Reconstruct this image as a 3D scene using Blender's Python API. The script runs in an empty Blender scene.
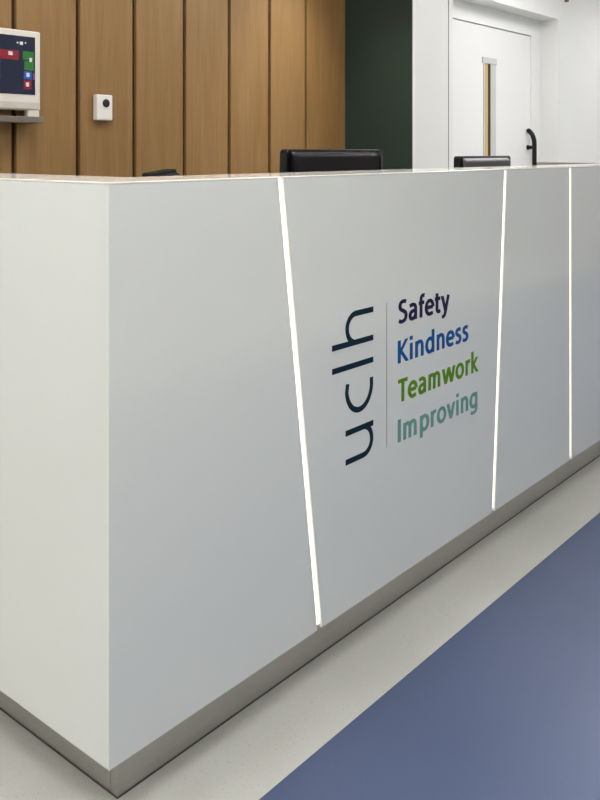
import bpy, bmesh, math, random
from mathutils import Vector, Matrix
random.seed(4)
S = bpy.context.scene
COL = S.collection

# ------------------------------------------------------------ camera
A = 0.699601566
cd = bpy.data.cameras.new('camera'); cam = bpy.data.objects.new('camera', cd); COL.objects.link(cam)
cam.location = (-0.89004, -1.16083, 1.15183)
cam.rotation_euler = (math.pi/2, 0, A - math.pi/2)
cd.sensor_fit = 'VERTICAL'; cd.sensor_height = 36; cd.sensor_width = 27
cd.lens = 865.778/800*36
cd.shift_y = -(400-150.85)/800
cd.clip_start = .02
S.camera = cam
# ------------------------------------------------------------ world, exposure
w = bpy.data.worlds.new('world'); S.world = w; w.use_nodes = True
w.node_tree.nodes['Background'].inputs[0].default_value = (.9, .95, 1, 1)
w.node_tree.nodes['Background'].inputs[1].default_value = .5
S.view_settings.view_transform = 'Standard'; S.view_settings.look = 'None'
S.view_settings.gamma = 1; S.view_settings.use_curve_mapping = False
S.view_settings.exposure = 1.2
FILL_LAMP = 7.0          # radiance of the added ceiling panels
STRIP = 0.68

# unseen LED panels (x, y) added to light the room, downlights (x, y) along the back wall
ROWS = [('row far from the desk', [(-2.6, -3.0), (-.6, -3.0), (1.6, -3.0), (4.2, -3.0), (6.8, -3.0)]),
        ('row in front of the desk', [(-2.8, -1.2), (-1.2, -1.0), (.3, -.8), (4.6, -1.0), (6.8, -.8)]),
        ('row over desk and rear wall', [(-3.4, .6), (-.75, .3), (.5, .8), (2.0, .8), (4.1, .2), (5.0, .95), (7.0, .8)])]
ORD = ['first', 'second', 'third', 'fourth', 'fifth', 'sixth', 'seventh']
FILL_PANELS = [(x, y, 'added unseen ceiling light panel, %s from left, %s' % (ORD[k], rw)) for rw, ps in ROWS for k, (x, y) in enumerate(ps)]
DOWN = [(2.55, 1.45)]

# ------------------------------------------------------------ materials
def srgb(r, g, b):
    f = lambda c: (c/255/12.92) if c/255 <= .04045 else ((c/255+.055)/1.055)**2.4
    return (f(r), f(g), f(b), 1)
def mat(name, col, rough=.5, metal=0, spec=.5, coat=0, coat_rough=.03, emit=None, es=0):
    m = bpy.data.materials.new(name); m.use_nodes = True
    b = m.node_tree.nodes['Principled BSDF']
    b.inputs['Base Color'].default_value = col
    b.inputs['Roughness'].default_value = rough
    b.inputs['Metallic'].default_value = metal
    b.inputs['Specular IOR Level'].default_value = spec
    b.inputs['Coat Weight'].default_value = coat
    b.inputs['Coat Roughness'].default_value = coat_rough
    if emit:
        b.inputs['Emission Color'].default_value = emit
        b.inputs['Emission Strength'].default_value = es
    return m
def nodes(m): return m.node_tree.nodes, m.node_tree.links, m.node_tree.nodes['Principled BSDF']
def noisy(m, scale, c0, c1, p0=.3, p1=.7, stretch=(1, 1, 1), detail=6, bump=0, rough=None):
    n, l, b = nodes(m)
    tc = n.new('ShaderNodeTexCoord'); mp = n.new('ShaderNodeMapping'); mp.inputs['Scale'].default_value = stretch
    l.new(tc.outputs['Object'], mp.inputs[0])
    t = n.new('ShaderNodeTexNoise'); t.inputs['Scale'].default_value = scale; t.inputs['Detail'].default_value = detail
    l.new(mp.outputs[0], t.inputs['Vector'])
    r = n.new('ShaderNodeValToRGB'); r.color_ramp.elements[0].position = p0; r.color_ramp.elements[1].position = p1
    r.color_ramp.elements[0].color = c0; r.color_ramp.elements[1].color = c1
    l.new(t.outputs[0], r.inputs[0]); l.new(r.outputs[0], b.inputs['Base Color'])
    if bump:
        bp = n.new('ShaderNodeBump'); bp.inputs['Strength'].default_value = bump; bp.inputs['Distance'].default_value = .002
        l.new(t.outputs[0], bp.inputs['Height']); l.new(bp.outputs[0], b.inputs['Normal'])
    if rough:
        mr = n.new('ShaderNodeMapRange'); mr.inputs['To Min'].default_value = rough[0]; mr.inputs['To Max'].default_value = rough[1]
        l.new(t.outputs[0], mr.inputs[0]); l.new(mr.outputs[0], b.inputs['Roughness'])
    return m, t, r

M = {}
M['laminate'] = mat('white_gloss_laminate', srgb(226, 228, 223), rough=.13, spec=.6, coat=.5, coat_rough=.04)
M['top'] = mat('white_counter_laminate', srgb(240, 236, 226), rough=.10, spec=.35)
M['steel'] = mat('brushed_steel', srgb(176, 172, 165), rough=.42, metal=.7)
noisy(M['steel'], 6, srgb(179, 177, 170), srgb(186, 184, 177), stretch=(.3, .3, 60), bump=.01)
M['base_shadow_grey'] = mat('base_shadow_grey', srgb(84, 81, 76), rough=.6)  # dark tone for the painted contact shadow at the plinth foot
M['glow'] = mat('strip_diffuser', srgb(250, 240, 225), rough=.4, emit=(1, .87, .76, 1), es=STRIP)
M['alu'] = mat('aluminium_channel', srgb(190, 180, 165), rough=.4, metal=.3)
M['carcass'] = mat('grey_carcass', srgb(150, 148, 142), rough=.6)
M['work'] = mat('light_worktop', srgb(196, 190, 178), rough=.4)
M['navy'] = mat('navy_vinyl', srgb(4, 36, 52), rough=.5, spec=.15)
M['violet'] = mat('violet_vinyl', srgb(30, 12, 62), rough=.5, spec=.15)
M['blue'] = mat('blue_vinyl', srgb(6, 84, 148), rough=.5, spec=.15)
M['green'] = mat('green_vinyl', srgb(90, 140, 16), rough=.5, spec=.15)
M['teal'] = mat('teal_vinyl', srgb(106, 154, 145), rough=.5, spec=.15)
M['rule'] = mat('grey_vinyl', srgb(150, 154, 152), rough=.4)
M['wallwhite'] = mat('white_wall_paint', srgb(236, 236, 234), rough=.55)
noisy(M['wallwhite'], 1.2, srgb(234, 234, 232), srgb(238, 238, 236))
M['ceiling'] = mat('ceiling_white', srgb(236, 236, 234), rough=.8)
M['darkgreen'] = mat('dark_green_paint', srgb(40, 62, 52), rough=.5)
noisy(M['darkgreen'], 2, srgb(27, 44, 37), srgb(32, 49, 41))
M['door'] = mat('white_door_paint', srgb(240, 240, 239), rough=.4)
M['frame'] = mat('door_frame_paint', srgb(228, 228, 226), rough=.45)
M['gap'] = mat('shade_grey', srgb(150, 148, 144), rough=.8)  # grey painted for the shade in the door gap and at the pier edge
M['trim'] = mat('skirting', srgb(215, 214, 210), rough=.5)
M['black'] = mat('black_plastic', srgb(12, 12, 13), rough=.3, spec=.3)
M['blackmatte'] = mat('black_matte', srgb(12, 12, 13), rough=.8, spec=.15)
M['gloss'] = mat('dark_grey_back', srgb(100, 98, 100), rough=.42, metal=.5)
M['satin'] = mat('black_satin_back', srgb(22, 17, 20), rough=.35, spec=.25)
M['silver'] = mat('silver_edge', srgb(150, 150, 150), rough=.25, metal=.9)
M['offwhite'] = mat('offwhite_plastic', srgb(214, 208, 198), rough=.4)
M['whiteplastic'] = mat('white_plastic', srgb(226, 222, 216), rough=.35)
M['chin'] = mat('speaker_grille', srgb(192, 186, 176), rough=.5)
M['mount'] = mat('mount_metal', srgb(128, 120, 110), rough=.4, metal=.5)
M['lens'] = mat('black_lens', srgb(10, 10, 12), rough=.1, coat=1)
M['screen'] = mat('screen', srgb(18, 22, 36), rough=.15, emit=srgb(24, 28, 46), es=.35)
def lit(name, c, e=.8): return mat(name, (c[0]*.3, c[1]*.3, c[2]*.3, 1), rough=.3, emit=c, es=e*.38)
M['t_red'] = lit('tile_red', srgb(150, 24, 40), .55); M['t_green'] = lit('tile_green', srgb(50, 120, 50), .6)
M['t_blue'] = lit('tile_blue', srgb(40, 90, 170), .6); M['t_mag'] = lit('tile_magenta', srgb(140, 50, 120), .5)
M['t_white'] = lit('tile_white', srgb(220, 220, 225), .7); M['t_dark'] = lit('tile_dark', srgb(50, 40, 90), .5)
M['tan'] = mat('tan_pane', srgb(214, 188, 130), rough=.25)
M['gasket'] = mat('dark_gasket', srgb(60, 50, 30), rough=.6)
M['reveal'] = mat('reveal_paint', srgb(205, 206, 204), rough=.5)
M['fill_panel_light'] = mat('fill_light_panel', (1, 1, 1, 1), emit=(1, .99, .98, 1), es=FILL_LAMP)  # glow of the unseen panels added as room light
M['down'] = mat('downlight_glow', (1, 1, 1, 1), emit=(1, .93, .82, 1), es=5)
M['groove'] = mat('dark_groove', srgb(52, 32, 16), rough=.8)

M['farwall'] = mat('pale_grey_wall_paint', srgb(184, 184, 182), rough=.6)
# oak veneer: every board has its own tone, fine vertical grain
m = mat('oak_veneer', srgb(150, 118, 78), rough=.38, spec=.4); M['oak'] = m
n, l, b = nodes(m)
tc = n.new('ShaderNodeTexCoord')
def noise(scale, stretch, detail=5, dist=0):
    mp = n.new('ShaderNodeMapping'); mp.inputs['Scale'].default_value = stretch; l.new(tc.outputs['Object'], mp.inputs[0])
    t = n.new('ShaderNodeTexNoise'); t.inputs['Scale'].default_value = scale; t.inputs['Detail'].default_value = detail
    t.inputs['Distortion'].default_value = dist
    l.new(mp.outputs[0], t.inputs['Vector']); return t
fine = noise(60, (3, 3, .10), 6, .2); mid = noise(9, (3, 1, .22), 4, .6); board = noise(.9, (1, 1, .15), 2)
r = n.new('ShaderNodeValToRGB'); e = r.color_ramp.elements
e[0].position = .3; e[0].color = srgb(126, 93, 52); e[1].position = .72; e[1].color = srgb(158, 125, 81)
mx = n.new('ShaderNodeMath'); mx.operation = 'MULTIPLY_ADD'; mx.inputs[1].default_value = .35
l.new(fine.outputs[0], mx.inputs[0])
m2 = n.new('ShaderNodeMath'); m2.operation = 'MULTIPLY'; m2.inputs[1].default_value = .35; l.new(mid.outputs[0], m2.inputs[0])
m3 = n.new('ShaderNodeMath'); m3.operation = 'MULTIPLY_ADD'; m3.inputs[1].default_value = .3; l.new(board.outputs[0], m3.inputs[0]); l.new(m2.outputs[0], m3.inputs[2])
l.new(m3.outputs[0], mx.inputs[2]); l.new(mx.outputs[0], r.inputs[0]); l.new(r.outputs[0], b.inputs['Base Color'])
bp = n.new('ShaderNodeBump'); bp.inputs['Strength'].default_value = .06; bp.inputs['Distance'].default_value = .001
l.new(fine.outputs[0], bp.inputs['Height']); l.new(bp.outputs[0], b.inputs['Normal'])

# speckled sheet vinyl
def vinyl(name, base, dark, light, big, rough):
    m = mat(name, base, rough=rough); n, l, b = nodes(m)
    tc = n.new('ShaderNodeTexCoord')
    def N(s, d):
        t = n.new('ShaderNodeTexNoise'); t.inputs['Scale'].default_value = s; t.inputs['Detail'].default_value = d
        l.new(tc.outputs['Object'], t.inputs['Vector']); return t
    def mixc(fac, a, bb):
        x = n.new('ShaderNodeMix'); x.data_type = 'RGBA'
        l.new(fac, x.inputs[0])
        if isinstance(a, tuple): x.inputs[6].default_value = a
        else: l.new(a, x.inputs[6])
        x.inputs[7].default_value = bb
        return x.outputs[2]
    def ramp(src, p0, p1):
        r = n.new('ShaderNodeMapRange'); r.inputs['From Min'].default_value = p0; r.inputs['From Max'].default_value = p1
        l.new(src, r.inputs[0]); return r.outputs[0]
    c = mixc(ramp(N(2.2, 5).outputs[0], .35, .75), base, big)
    c = mixc(ramp(N(160, 2).outputs[0], .62, .72), c, dark)
    c = mixc(ramp(N(210, 2).outputs[0], .66, .76), c, light)
    l.new(c, b.inputs['Base Color'])
    mr = ramp(N(5, 4).outputs[0], .2, .9)
    q = n.new('ShaderNodeMapRange'); q.inputs['To Min'].default_value = rough-.06; q.inputs['To Max'].default_value = rough+.08
    l.new(mr, q.inputs[0]); l.new(q.outputs[0], b.inputs['Roughness'])
    return m
M['grey_floor'] = vinyl('grey_speckled_vinyl', srgb(209, 208, 201), srgb(184, 183, 175), srgb(222, 221, 215), srgb(196, 195, 187), .32)
M['blue_floor'] = vinyl('blue_vinyl_floor', srgb(84, 97, 130), srgb(79, 92, 125), srgb(92, 105, 138), srgb(80, 92, 124), .34)

# ------------------------------------------------------------ mesh helpers
def add_box(bm, x0, x1, y0, y1, z0, z1, mi=0):
    vs = [bm.verts.new(v) for v in [(x0,y0,z0),(x1,y0,z0),(x1,y1,z0),(x0,y1,z0),(x0,y0,z1),(x1,y0,z1),(x1,y1,z1),(x0,y1,z1)]]
    fs = []
    for q in [(0,3,2,1),(4,5,6,7),(0,1,5,4),(1,2,6,5),(2,3,7,6),(3,0,4,7)]:
        f = bm.faces.new([vs[i] for i in q]); f.material_index = mi; fs.append(f)
    return vs
def add_prism(bm, pts, mapf, a, b, mi=0):
    """closed outline pts (u,v) -> mapf(u,v,d) for d in a,b"""
    A_ = [bm.verts.new(mapf(u, v, a)) for u, v in pts]; B_ = [bm.verts.new(mapf(u, v, b)) for u, v in pts]
    k = len(pts)
    f = bm.faces.new(A_); f.material_index = mi; f = bm.faces.new(B_[::-1]); f.material_index = mi
    for i in range(k):
        f = bm.faces.new([A_[i], B_[i], B_[(i+1) % k], A_[(i+1) % k]]); f.material_index = mi
def add_tube(bm, pts, rad, seg=16, mi=0, cap=True):
    pts = [Vector(p) for p in pts]; rings = []
    rr = rad if isinstance(rad, (list, tuple)) else [rad]*len(pts)
    up = Vector((.3, 1, .2)).normalized()
    for i, p in enumerate(pts):
        t = (pts[min(i+1, len(pts)-1)] - pts[max(i-1, 0)]).normalized()
        s = t.cross(up).normalized(); q = s.cross(t)
        rings.append([bm.verts.new(p + (s*math.cos(a)+q*math.sin(a))*rr[i]) for a in [2*math.pi*k/seg for k in range(seg)]])
    for r0, r1 in zip(rings, rings[1:]):
        for k in range(seg):
            f = bm.faces.new([r0[k], r0[(k+1) % seg], r1[(k+1) % seg], r1[k]]); f.smooth = True; f.material_index = mi
    if cap:
        bm.faces.new(rings[0][::-1]).material_index = mi; bm.faces.new(rings[-1]).material_index = mi
def obj(name, bm, mats, parent=None, bevel=0, seg=2, loc=None):
    bmesh.ops.recalc_face_normals(bm, faces=bm.faces)
    me = bpy.data.meshes.new(name); bm.to_mesh(me); bm.free()
    o = bpy.data.objects.new(name, me); COL.objects.link(o)
    for m_ in (mats if isinstance(mats, (list, tuple)) else [mats]): me.materials.append(M[m_] if isinstance(m_, str) else m_)
    if parent: o.parent = parent
    if loc: o.location = loc
    if bevel:
        md = o.modifiers.new('bevel', 'BEVEL'); md.width = bevel; md.segments = seg; md.limit_method = 'ANGLE'; md.angle_limit = math.radians(40)
    return o
def box(name, d, mats, parent=None, bevel=0, seg=2):
    bm = bmesh.new(); add_box(bm, *d); return obj(name, bm, mats, parent, bevel, seg)
def boxes(name, ds, mats, parent=None, bevel=0):
    bm = bmesh.new()
    for d in ds: add_box(bm, *d)
    return obj(name, bm, mats, parent, bevel)
def thing(name, label, cat, loc, rz=0, group=None):
    o = bpy.data.objects.new(name, None); COL.objects.link(o); o.location = loc; o.rotation_euler = (0, 0, rz)
    o.empty_display_size = .1
    tag(o, label, cat, group); return o
def tag(o, label, cat, group=None):
    o['label'] = label; o['category'] = cat
    if group: o['group'] = group
    return o
def struct(o): o['kind'] = 'structure'; return o

# ------------------------------------------------------------ room shell
XL, XR, YF, YB, ZC = -4.2, 9.9, -4.2, 1.839, 2.7
BL = -0.1164                       # border between the grey and the blue vinyl
bm = bmesh.new()
add_box(bm, XL, XR, YF, 2.2, -.1, 0, 0)
f_ = struct(obj('floor', bm, ['grey_floor']))
bx0 = -.75
pts = []
for k in range(9):
    a = math.pi/2 + (math.pi/2)*k/8
    pts.append((bx0+.25+.25*math.cos(a), BL-.25+.25*math.sin(a)))
pts = [(XR, BL)] + pts + [(bx0, -2.1), (XR, -2.1)]
bm = bmesh.new(); add_prism(bm, pts, lambda u, v, d: (u, v, d), 0, .0012)
f2 = struct(obj('floor_blue_inlay', bm, 'blue_floor')); f2.name = 'floor'
struct(box('ceiling', (XL, XR, YF, 2.2, ZC, ZC+.1), 'ceiling'))
struct(box('wall_left', (XL-.1, XL, YF, 2.2, 0, ZC), 'farwall'))
struct(box('wall_right', (XR, XR+.1, YF, 2.2, 0, ZC), 'wallwhite'))
struct(box('wall_front', (XL, XR, YF-.1, YF, 0, ZC), 'farwall'))
# back wall: oak boards with dark open joints up to X = 3.085, a projecting pier, white wall, door recess, white wall
PW, G0, GW = .2945, 1.253, .022
bm = bmesh.new()
XW = G0-PW*4
add_box(bm, XW, 3.085, YB+.018, YB+.1, 0, ZC, 1)
x = XW
while x < 3.0:
    a0 = x+GW/2; a1 = x+PW-GW/2
    if a1 > 2.9: a1 = 3.085
    if a1 - a0 > .02: add_box(bm, a0, a1, YB, YB+.019, 0, ZC, 0)
    x += PW
struct(obj('wall_back', bm, ['oak', 'groove'], bevel=.0015))
PY = 1.385
PX1 = 3.462
struct(box('wall_back_white', (XL, XW-.001, YB, YB+.1, 0, ZC), 'wallwhite'))
bm = bmesh.new(); add_box(bm, 3.086, PX1, PY+.004, YB+.1, 0, ZC)
pier = struct(obj('wall_pier', bm, 'wallwhite')); pier.name = 'wall_pier'
struct(box('wall_green', (3.076, 3.086, PY+.004, YB, 0, ZC), 'darkgreen'))
# slim white edge trim of the pier; grey strip painted as its contact shade
struct(box('trim_1', (3.0845, 3.104, PY-.001, PY+.004, 0, ZC), 'door', bevel=.001))
struct(box('pier_shade_strip', (PX1-.002, PX1+.006, PY+.002, PY+.03, 0, ZC), 'gap', bevel=.001))
RX0, RX1, RY, RZ = 4.29, 6.017, 2.0, 2.25
boxes_ = [(PX1+.001, RX0, YB, RY+.12, 0, ZC), (RX1, XR, YB, RY+.12, 0, ZC), (RX0, RX1, YB, RY+.12, RZ, ZC), (RX0, RX1, RY+.05, RY+.12, 0, RZ)]
bm = bmesh.new()
for d in boxes_: add_box(bm, *d)
struct(obj('wall_rear', bm, 'wallwhite'))
struct(boxes('baseboard_rear', [(PX1+.013, RX0, YB-.014, YB, 0, .1), (RX1, XR, YB-.014, YB, 0, .1)], 'trim', bevel=.003))
struct(box('baseboard_left', (XL, XL+.014, YF, YB, 0, .1), 'trim', bevel=.003))
struct(box('baseboard_front', (XL+.02, XR, YF, YF+.014, 0, .1), 'trim', bevel=.003))

# door in its recess
DX0, DX1, DZ = 4.40, 5.835, 2.098
door = bpy.data.objects.new('door_1', None); COL.objects.link(door); door.location = (DX0, RY, 0); struct(door)
def L(d, o): return (d[0]-o.location.x, d[1]-o.location.x, d[2]-o.location.y, d[3]-o.location.y, d[4]-o.location.z, d[5]-o.location.z)
boxes('door_frame', [L(d, door) for d in [(RX0+.001, DX0-.004, RY-.003, RY+.049, 0, RZ-.001), (DX1+.008, RX1-.001, RY-.003, RY+.049, 0, RZ-.001), (DX0-.004, DX1+.008, RY-.003, RY+.049, DZ+.010, RZ-.001)]], 'door', door)
box('door_gap_shadow', L((DX0-.004, DX1+.008, RY+.035, RY+.049, DZ-.01, DZ+.010), door), 'gap', door).name = 'gap_shade_strip'  # grey strip painted as the shadow in the gap above the leaf
vx0, vx1, vz0, vz1 = 5.031, 5.223, .62, 1.852
boxes('door_leaf', [L(d, door) for d in [(DX0, vx0, RY, RY+.045, .006, DZ), (vx1, DX1, RY, RY+.045, .006, DZ), (vx0, vx1, RY, RY+.045, .006, vz0), (vx0, vx1, RY, RY+.045, vz1, DZ)]], 'door', door)
boxes('vision_panel_frame', [L(d, door) for d in [(vx0-.012, vx0+.004, RY-.006, RY+.03, vz0, vz1), (vx1-.086, vx1, RY-.002, RY+.03, vz0, vz1), (vx0-.03, vx1+.0, RY-.010, RY+.03, vz1-.035, vz1+.012)]], 'reveal', door, bevel=.002)
pane = box('vision_panel', L((vx0+.004, vx1-.118, RY+.004, RY+.03, vz0, vz1-.035), door), 'tan', door)
pane['label'] = 'narrow tan glazed strip'
box('gasket', L((vx1-.118, vx1-.086, RY+.0, RY+.03, vz0, vz1-.035), door), 'gasket', door)
hx, hy = 5.775, RY-.062
bm = bmesh.new()
pts = [(hx, hy, .80)] + [(hx, hy, z) for z in (.85, 1.0, 1.15, 1.21)]
for k in range(1, 9):
    a = k/8*math.pi/2*.92
    pts.append((hx-.004*k/8, hy+.075*(1-math.cos(a)), 1.21+.115*math.sin(a)))
add_tube(bm, [(p[0]-hx, p[1], p[2]) for p in pts], [.019]*(len(pts)-2)+[.020, .010], 18)
add_tube(bm, [(0, hy, 1.18), (0, RY-.006, 1.18)], .0135, 14)
add_tube(bm, [(0, RY-.012, 1.18), (0, RY, 1.18)], .02, 18)
add_tube(bm, [(0, hy, .84), (0, RY, .84)], .0125, 14)
h = obj('door_handle', bm, 'black', door); h.location = (hx-DX0, -RY, 0)
h['label'] = 'black tubular pull handle, top end bent back to the door'

# ------------------------------------------------------------ reception desk
H, Z0, REC, WD = 1.1, .1288, .0787, .2
XE, YE = 3.25, 1.15
YR = .66                         # length of the short return at the far end
desk = thing('reception_desk', 'glossy white reception desk with lit slanted strips and steel plinth', 'desk', (0, 0, 0))
TT = .004
# strips: centre x at top / bottom
STR = [(.4275, .5545), (1.4155, 1.340), (1.879, 1.881)]
hw = .0080
PT = .03
def xs(s, z): t, b = s; return b + (t-b)*(z-Z0)/(H-Z0)
edges = [None] + STR + [None]
for i in range(4):
    lt, lb = (0, 0) if i == 0 else (xs(STR[i-1], H-TT)+hw, xs(STR[i-1], Z0)+hw)
    rt, rb = (XE, XE) if i == 3 else (xs(STR[i], H-TT)-hw, xs(STR[i], Z0)-hw)
    bm = bmesh.new()
    il = PT if i == 0 else 0; ir = -PT if i == 3 else 0
    v = [bm.verts.new(q) for q in [(lb,0,Z0),(rb,0,Z0),(rt,0,H-TT),(lt,0,H-TT),(lb+il,PT,Z0),(rb+ir,PT,Z0),(rt+ir,PT,H-TT),(lt+il,PT,H-TT)]]
    for q in [(0,1,2,3),(7,6,5,4),(0,4,5,1),(1,5,6,2),(2,6,7,3),(3,7,4,0)]: bm.faces.new([v[k] for k in q])
    obj('front_panel', bm, 'laminate', desk)
bm = bmesh.new()
v = [bm.verts.new(q) for q in [(0,0,Z0),(0,YE,Z0),(0,YE,H-TT),(0,0,H-TT),(PT,PT,Z0),(PT,YE,Z0),(PT,YE,H-TT),(PT,PT,H-TT)]]
for q in [(0,1,2,3),(7,6,5,4),(0,4,5,1),(1,5,6,2),(2,6,7,3),(3,7,4,0)]: bm.faces.new([v[k] for k in q])
sp = obj('side_panel', bm, 'laminate', desk)
bm = bmesh.new()
v = [bm.verts.new(q) for q in [(XE,0,Z0),(XE,YR,Z0),(XE,YR,H-TT),(XE,0,H-TT),(XE-PT,PT,Z0),(XE-PT,YR,Z0),(XE-PT,YR,H-TT),(XE-PT,PT,H-TT)]]
for q in [(0,1,2,3),(7,6,5,4),(0,4,5,1),(1,5,6,2),(2,6,7,3),(3,7,4,0)]: bm.faces.new([v[k] for k in q])
obj('side_panel', bm, 'laminate', desk)
# carcass behind the panels (hollow behind the strips)
boxes('carcass', [(PT+.001, XE-PT-.001, PT+.001, WD-.02, Z0, H-TT-.0005), (PT+.001, WD-.02, WD-.02, YE, Z0, H-TT-.0005), (XE-WD+.02, XE-PT-.001, WD-.02, YR, Z0, H-TT-.0005)], 'carcass', desk)
# light strips
for s in STR:
    bm = bmesh.new()
    zb, zt = Z0+.007, H-TT-.0008
    y0, y1 = .006, PT
    v = [bm.verts.new(q) for q in [(xs(s,zb)-hw+.0002,y0,zb),(xs(s,zb)+hw-.0002,y0,zb),(xs(s,zt)+hw-.0002,y0,zt),(xs(s,zt)-hw+.0002,y0,zt),
                                   (xs(s,zb)-hw+.0002,y1,zb),(xs(s,zb)+hw-.0002,y1,zb),(xs(s,zt)+hw-.0002,y1,zt),(xs(s,zt)-hw+.0002,y1,zt)]]
    for q in [(0,1,2,3),(7,6,5,4),(0,4,5,1),(1,5,6,2),(2,6,7,3),(3,7,4,0)]: bm.faces.new([v[k] for k in q])
    o = obj('light_strip', bm, 'glow', desk); o['label'] = 'glowing warm white slanted strip' if s[0] != s[1] else 'glowing warm white upright strip'
    xb = xs(s, Z0)
    box('end_cap', (xb-hw+.0005, xb+hw-.0005, .010, PT, Z0+.0005, zb-.0002), 'alu', o)
# top: U-shaped ledge
out = [(0, 0), (XE, 0), (XE, YR), (XE-WD, YR), (XE-WD, WD), (WD, WD), (WD, YE), (0, YE)]
bm = bmesh.new(); add_prism(bm, out, lambda u, v, d: (u, v, d), H-TT, H)
obj('countertop', bm, 'top', desk, bevel=.002, seg=3)
# plinth
SX = 1.954
for d, nm in [((REC, SX-.0008, REC, REC+.02, .0, Z0), 'a'), ((SX+.0008, XE-REC, REC, REC+.02, .0, Z0), 'b'), ((REC, REC+.02, REC+.0215, YE-.02, .0, Z0), 'c'), ((XE-REC-.02, XE-REC, REC+.0215, YR-.02, 0, Z0), 'd')]:
    box('plinth', d, 'steel', desk, bevel=.0008)
boxes('base_shadow_strip', [(REC-.0012, XE-REC+.0012, REC-.0012, REC-.0001, 0, .0032), (REC-.0012, REC-.0001, REC, YE-.02, 0, .0032), (XE-REC+.0001, XE-REC+.0012, REC, YR-.02, 0, .0032)], 'base_shadow_grey', desk)  # thin dark strip drawn as the contact shadow where plinth meets floor
# shadow gap filler behind plinth joints and inner faces
boxes('inner_panel', [(WD-.02, XE-WD+.02, WD-.0195, WD-.002, .02, H-TT-.0005), (WD-.0195, WD-.002, WD, YE, .02, H-TT-.0005), (XE-WD+.002, XE-WD+.0195, WD, YR, .02, H-TT-.0005)], 'carcass', desk)
out = [(WD, WD), (XE-WD-.02, WD), (XE-WD-.02, WD+.72), (WD+.95, WD+.72), (WD+.72, WD+.95), (WD+.72, YE), (WD, YE)]
bm = bmesh.new(); add_prism(bm, out, lambda u, v, d: (u, v, d), .71, .74)
obj('worktop', bm, 'work', desk, bevel=.003)
for d in [(2.4, 2.82, .25, .85, 0, .71), (.25, .85, .75, 1.1, 0, .71)]:
    pd = box('pedestal', d, 'carcass', desk, bevel=.003)

# ---- lettering on the front
def ribbon(bm, pts, wx, mapf, a, b, wy=None, closed=False):
    """stroke along pts, wx wide where it runs upright, wy where it runs level; square ends"""
    wy = wy or wx
    pts = [Vector(p) for p in pts]; n = len(pts); cols = []
    for i, p in enumerate(pts):
        t0 = (pts[i]-pts[i-1]).normalized() if (i or closed) else None
        t1 = (pts[(i+1) % n]-pts[i]).normalized() if (i < n-1 or closed) else None
        t = ((t0 or t1)+(t1 or t0)).normalized(); nn = Vector((-t.y*wx/2, t.x*wy/2))
        l_, r_ = p+nn, p-nn
        cols.append([bm.verts.new(mapf(q.x, q.y, d)) for q in (l_, r_) for d in (a, b)])     # lf, lb, rf, rb
    for i in range(n if closed else n-1):
        c, e = cols[i], cols[(i+1) % n]
        bm.faces.new([c[0], c[2], e[2], e[0]]); bm.faces.new([c[1], e[1], e[3], c[3]])
        bm.faces.new([c[0], e[0], e[1], c[1]]); bm.faces.new([c[2], c[3], e[3], e[2]])
    if not closed:
        c = cols[0]; bm.faces.new([c[0], c[1], c[3], c[2]])
        c = cols[-1]; bm.faces.new([c[0], c[2], c[3], c[1]])
def smooth(pts, k=5):
    P = [Vector(p) for p in pts]; out = []
    for i in range(len(P)-1):
        p0, p1, p2, p3 = P[max(i-1, 0)], P[i], P[i+1], P[min(i+2, len(P)-1)]
        for j in range(k):
            t = j/k
            out.append(.5*((2*p1)+(p2-p0)*t+(2*p0-5*p1+4*p2-p3)*t*t+(3*p1-p0-3*p2+p3)*t**3))
    return [tuple(p) for p in out]+[tuple(P[-1])]
def arc(cx, cy, rx, ry, a0, a1, n=22):
    return [(cx+rx*math.cos(math.radians(a0+(a1-a0)*k/n)), cy+ry*math.sin(math.radians(a0+(a1-a0)*k/n))) for k in range(n+1)]
BX = .7525       # baseline of the turned word
mp_ = lambda u, v, d: (BX-v, d, u)          # u along the reading direction (up), v towards the ascenders
SW = .0128
strokes = {
 'u': [[(.4585, .106)] + [(.4585, .04)] + arc(.4585+.031, .04, .031, .0335, 180, 270, 12)[1:] + arc(.4895, .04, .0335, .0335, 270, 345, 10)[1:], [(.523, 0), (.523, .106)]],
 'c': [[(.632, .0985)] + arc(.6195, .0545, .0535, .0478, 97, 263, 30) + [(.630, .0072)]],
 'l': [[(.6695, 0), (.6695, .1550)]],
 'h': [[(.7205, 0), (.7205, .1550)], arc(.754, .067, .0335, .0335, 165, 90, 10) + arc(.754, .067, .0315, .0335, 90, 0, 12)[1:] + [(.7855, 0)]],
}
for k in 'uclh':
    bm = bmesh.new()
    for q_, st in enumerate(strokes[k]): ribbon(bm, st, SW, mp_, -.0004-.0001*q_, 0)
    obj('lettering', bm, 'navy', desk)['label'] = 'large dark navy turned letter ' + k
box('divider_line', (.8062, .8082, -.0007, 0, .451, .792), 'rule', desk)

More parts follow.
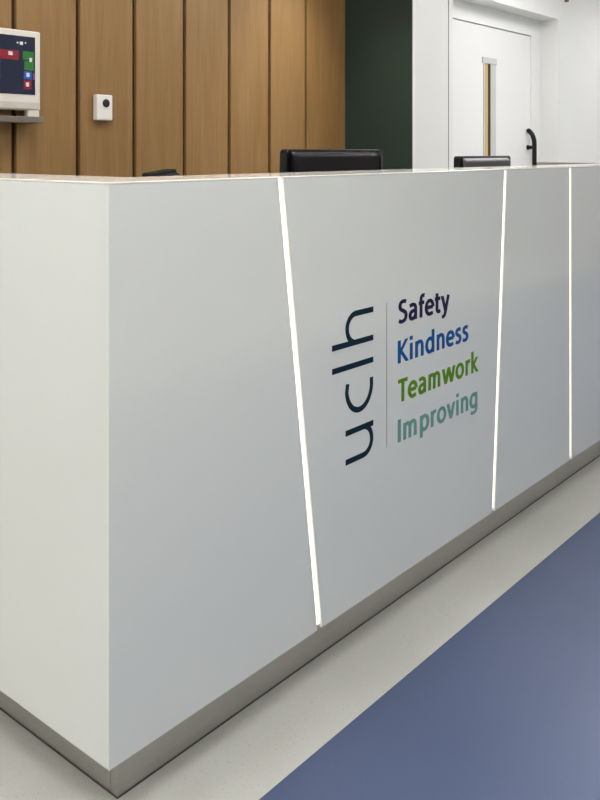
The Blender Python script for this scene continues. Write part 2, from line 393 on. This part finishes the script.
O = lambda cx, rx, a0, a1: arc(cx, 258, rx, 217, a0, a1, 28)
stem = lambda x_, a=0, b=519: ('L', [(x_, a), (x_, b)])
GL = {   # advance, strokes (L line/curve as given, C closed, D slanted bar with level ends)
 'S': (545, [('L', smooth([(450, 632), (370, 655), (270, 655), (170, 615), (128, 525), (160, 435), (250, 382), (345, 340), (425, 275), (440, 180), (385, 85), (280, 42), (180, 42), (72, 78)]))]),
 'K': (630, [stem(145, 0, 698), ('D', [(535, 698), (225, 368)]), ('D', [(225, 368), (560, 0)])]),
 'T': (530, [stem(275, 0, 698), ('L', [(20, 645), (530, 645)])]),
 'I': (285, [stem(145, 0, 698)]),
 'a': (550, [('L', smooth([(92, 448), (170, 474), (260, 478), (350, 455), (403, 390), (408, 300)])+[(408, 0)]), ('L', smooth([(408, 288), (300, 285), (190, 262), (122, 205), (112, 135), (150, 65), (225, 42), (320, 62), (400, 140)]))]),
 'e': (556, [('L', [(95, 262), (475, 262)]), ('L', O(285, 195, 0, 285)+smooth([(335, 48), (400, 54), (462, 78)])[1:])]),
 'f': (345, [('L', [(150, 0), (150, 540)]+smooth([(150, 540), (163, 630), (210, 685), (280, 700), (345, 690)])[1:]), ('L', [(25, 470), (325, 470)])]),
 't': (385, [('L', [(150, 650), (150, 160)]+smooth([(150, 160), (168, 82), (225, 46), (285, 44), (345, 60)])[1:]), ('L', [(25, 470), (340, 470)])]),
 'y': (510, [('D', [(68, 519), (268, 5)]), ('L', smooth([(440, 519), (340, 220), (250, -40), (205, -125), (140, -165), (50, -158)]))]),
 'i': (290, [stem(148), ('L', [(148, 612), (148, 735)])]),
 'n': (605, [stem(145), ('L', smooth([(145, 330), (180, 418), (245, 468), (320, 477), (400, 455), (450, 390), (460, 300)])+[(460, 0)])]),
 'm': (890, [stem(145), ('L', smooth([(145, 330), (170, 418), (225, 468), (290, 477), (360, 455), (405, 390), (413, 300)])+[(413, 0)]),
             ('L', smooth([(413, 300), (440, 418), (500, 468), (570, 477), (645, 455), (690, 390), (700, 300)])+[(740-40, 0)])]),
 'd': (612, [stem(468, 0, 745), ('L', O(290, 190, 25, 335))]),
 'p': (612, [stem(145, -180, 519), ('L', O(322, 190, 155, -155))]),
 'g': (612, [('L', [(468, 519), (468, 0)]+smooth([(468, 0), (452, -90), (395, -150), (300, -170), (205, -165), (110, -135)])[1:]), ('L', O(290, 190, 25, 335))]),
 'o': (610, [('C', O(305, 203, 0, 360)[:-1])]),
 's': (450, [('L', smooth([(375, 455), (295, 477), (205, 475), (130, 440), (112, 370), (160, 308), (240, 272), (315, 228), (345, 155), (315, 80), (245, 42), (160, 42), (60, 70)]))]),
 'r': (390, [stem(145), ('L', smooth([(145, 300), (175, 400), (240, 460), (310, 472), (372, 465)]))]),
 'v': (510, [('D', [(68, 519), (255, 0)]), ('D', [(255, 0), (442, 519)])]),
 'w': (810, [('D', [(68, 519), (225, 0)]), ('D', [(225, 0), (408, 519)]), ('D', [(402, 519), (585, 0)]), ('D', [(585, 0), (742, 519)])]),
 'k': (560, [stem(145, 0, 745), ('D', [(450, 519), (215, 285)]), ('D', [(215, 285), (480, 0)])]),
}
def word(txt, x0, x1, zbase, cap, m):
    WX, WY = 158, 120
    lo = {'S': 30, 'K': 81, 'T': 20, 'I': 81}[txt[0]]
    adv = sum(GL[c][0] for c in txt); last = {'y': 8, 's': 42, 'k': -10, 'g': 80}[txt[-1]]
    k = cap/698; kx = (x1-x0)/(adv-lo-last)
    bm = bmesh.new(); pen = -lo
    for c in txt:
        for q_, (ty, pts) in enumerate(GL[c][1]):
            f_ = lambda u, v, d, pen=pen: (x0+(pen+u)*kx, d, zbase+v*k)
            fr = -.0004-.0001*q_
            if ty == 'D':
                (a_, b_), (c_, d_) = pts; hw_ = (WX+8)/2 if c != 'K' and c != 'k' else 84
                add_prism(bm, [(a_-hw_, b_), (a_+hw_, b_), (c_+hw_, d_), (c_-hw_, d_)], f_, fr, 0)
            else: ribbon(bm, pts, WX, f_, fr, 0, wy=WY, closed=ty == 'C')
        pen += GL[c][0]
    return obj('lettering', bm, m, desk)
for t, xr, zb, m_, cn in [('Safety', 1.097, .7355, 'violet', 'dark violet'), ('Kindness', 1.196, .6395, 'blue', 'blue'), ('Teamwork', 1.254, .5450, 'green', 'green'), ('Improving', 1.246, .4495, 'teal', 'grey teal')]:
    word(t, .8555, xr, zb, .0548, m_)['label'] = cn + ' word ' + t

# ------------------------------------------------------------ monitors behind the counter
def monitor(label, loc, rz, W, Ht, ztop, back, tilt=0, group='monitors on the desk worktop', edge=True):
    zb = .7405
    t = thing('computer_monitor', label, 'monitor', (loc[0], loc[1], zb), rz, group)
    z1 = ztop-zb; z0 = z1-Ht
    bm = bmesh.new()                                   # rounded outline, back towards -Y
    r_ = .014; pts = []
    for cx, cz, a0 in [(W/2-r_, z1-r_, 0), (-W/2+r_+.004, z1-r_, 90), (-W/2+r_-.004, z0+r_, 180), (W/2-r_, z0+r_, 270)]:
        pts += arc(cx, cz, r_, r_, a0, a0+90, 5)
    add_prism(bm, pts, lambda u, v, d: (u, d, v), -.012, .018)
    obj('casing', bm, 'black' if back != 'blackmatte' else back, t, bevel=.003)
    bm = bmesh.new()
    x0, x1 = -W/2+.018, W/2-.034
    vs = add_box(bm, x0, x1, -.030, -.0121, z0+.03, z1-.006)
    for v in vs:
        if v.co.y < -.02: v.co.x *= .985; v.co.z += (-.012 if v.co.z > (z0+z1)/2 else .012)
    bc = obj('back_cover', bm, back, t, bevel=.006, seg=3)
    if edge:
        box('edge_strip', (x1+.002, x1+.007, -.034, -.0121, z0+.03, z1-.008), 'silver', t)
    box('screen', (-W/2+.012, W/2-.012, .018, .0195, z0+.02, z1-.012), 'screen', t)
    boxes('stand', [(-.035, .035, -.060, -.030, .012, z0+Ht*.5)], 'blackmatte', t, bevel=.004)
    bm = bmesh.new(); add_prism(bm, arc(0, -.02, .12, .085, 0, 352, 40), lambda u, v, d: (u, v, d), 0, .012)
    obj('base', bm, 'blackmatte', t, bevel=.002)
    return t
monitor('black monitor seen from behind, tallest, before the green wall corner', (1.275, .52), 0, .49, .34, 1.157, 'satin')
monitor('small glossy black monitor back in front of the white door', (2.258, .52), 0, .428, .32, 1.1315, 'gloss', edge=False)
import math as _m
p0 = Vector((.27, .24)); p1 = Vector((.7231, .6497)); dd = p1-p0; ang = _m.atan2(dd.y, dd.x)
pm = p1 - dd.normalized()*.235 + Vector((-.004, .006))
monitor('black monitor nearly edge-on, only its top corner above the counter', (pm.x, pm.y), ang, .46, .33, 1.102, 'blackmatte', edge=False)

# ------------------------------------------------------------ wall display and its shelf
dsp = thing('wall_display', 'white framed touchscreen with colour tiles on the oak wall', 'display', (.775, 1.80, 1.287))
X0, X1, Z_0, Z_1 = .515, 1.039, 1.283, 1.614
ox, oy, oz = .775, 1.80, 1.287
def D(a0, a1, y0, y1, z0, z1): return (a0-ox, a1-ox, y0-oy, y1-oy, z0-oz, z1-oz)
bm = bmesh.new(); add_box(bm, *D(X0, X1, 1.782, 1.822, 1.308, Z_1)); obj('casing', bm, 'offwhite', dsp, bevel=.007, seg=4)
box('screen', D(X0+.026, X1-.026, 1.7802, 1.783, 1.368, 1.590), 'screen', dsp)
scr = dsp.children[-1]
sc_o = [o for o in dsp.children if o.name.startswith('screen')][0]
def tile(a0, a1, z0, z1, m_): 
    return box('tile', D(a0, a1, 1.7795, 1.7803, z0, z1), m_, sc_o)
def pxX(px): return .863 + (px)*(1.038-.863)/40
def pyZ(py): return 1.615-(py-31)*(1.618-1.287)/85
for a0, a1, b0, b1, m_ in [(-6, 18, 52, 61, 't_red'), (22, 33, 52, 60.5, 't_green'), (23.5, 33, 61.5, 70.5, 't_green'), (23, 31, 71.5, 79.5, 't_blue'), (32, 34, 73, 79.5, 't_mag'), (23, 30.5, 80.5, 89, 't_red'), (-30, -8, 52, 61, 't_green'), (-30, -19, 62.5, 80, 't_blue'), (-17, 1, 62.5, 80, 't_dark')]:
    tile(pxX(a0), pxX(min(a1, 33.8)), pyZ(b1), pyZ(b0), m_)
for a0, a1, b0, b1 in [(8, 12, 53.5, 57), (28.5, 31, 58, 62), (25.5, 28.5, 73, 77), (25, 28, 82.5, 86.5), (19, 22, 43, 46), (16, 17.5, 43.5, 45), (24, 25, 43, 44.5)]:
    box('icon', D(pxX(a0), pxX(a1), 1.7788, 1.7798, pyZ(b1), pyZ(b0)), 't_white', sc_o)
boxes('speaker_bar', [D(X0+.01, X1-.008, 1.780, 1.7825, 1.314, 1.339)], 'chin', dsp, bevel=.001)
for a in (X0+.004, X1-.053):
    box('foot', D(a, a+.049, 1.785, 1.815, Z_0, 1.3085), 'offwhite', dsp, bevel=.002)
sh = thing('display_shelf', 'slim grey metal shelf under the white touchscreen on the wall', 'shelf', (.775, 1.80, 1.26))
boxes('shelf_plate', [(.49-.775, 1.029-.775, 1.745-1.8, 1.8389-1.8, .000, .0225)], 'mount', sh, bevel=.001)
boxes('wall_bracket', [(-.1, .1, .03, .0389, -.03, -.0001)], 'mount', sh, bevel=.002)

# small white device with a lens
dv = thing('wall_sensor', 'small white box with a round black lens on the oak wall', 'sensor', (1.365, YB, 1.278))
bm = bmesh.new(); add_box(bm, -.040, .042, -.030, -.0005, .002, .110); obj('housing', bm, 'whiteplastic', dv, bevel=.006, seg=4)
bm = bmesh.new(); add_tube(bm, [(.006, -.0299, .074), (.006, -.033, .074)], .0175, 32)
add_tube(bm, [(.006, -.033, .074), (.006, -.0345, .074)], [.0155, .011], 32)
obj('lens', bm, 'lens', dv)

# small grey bracket high on the rear wall
wb = thing('wall_clip', 'small grey clip high on the white wall beyond the door', 'clip', (6.12, YB, 2.42))
bm = bmesh.new()
add_tube(bm, [(.0, -.03, .22), (0.0, -.03, .04), (.01, -.03, .015), (.035, -.03, .0)], .007, 10)
add_tube(bm, [(.035, -.03, .0), (.035, -.0005, .0)], .012, 10)
obj('hook', bm, 'mount', wb)

# ------------------------------------------------------------ ceiling lamps (panels added to light the room)
fill_panel0 = None
def fill_panel():
    t = thing('ceiling_fill_light', 'added unseen square flat white ceiling light panel', 'ceiling light', (0, 0, ZC-.012), 0, 'added ceiling light panels')
    bm = bmesh.new()
    for d in [(-.3, .3, -.3, -.285, 0, .0115), (-.3, .3, .285, .3, 0, .0115), (-.3, -.285, -.285, .285, 0, .0115), (.285, .3, -.285, .285, 0, .0115)]: add_box(bm, *d)
    obj('frame', bm, 'frame', t); box('diffuser', (-.285, .285, -.285, .285, .002, .0105), 'fill_panel_light', t)  # frame and glowing face of the added unseen panel
    return t
for i, (x, y, lab) in enumerate(FILL_PANELS):
    if i == 0: fill_panel0 = t = fill_panel()
    else:
        t = fill_panel0.copy(); COL.objects.link(t)
        for ch in fill_panel0.children:
            c = ch.copy(); COL.objects.link(c); c.parent = t
    t.location = (x, y, ZC-.012); t['label'] = lab
for x, y in DOWN:
    t = thing('downlight', 'round recessed downlight in the ceiling by the oak wall', 'downlight', (x, y, ZC-.01))
    bm = bmesh.new(); add_tube(bm, [(0, 0, 0), (0, 0, .0095)], .05, 32); obj('diffuser', bm, 'down', t)
    ld = bpy.data.lights.new('spot', 'SPOT'); ld.energy = 42; ld.color = (1, .97, .92); ld.spot_size = math.radians(72); ld.spot_blend = .7; ld.shadow_soft_size = .05
    lo = bpy.data.objects.new('spot', ld); COL.objects.link(lo); lo.parent = t; lo.location = (0, 0, -.01)
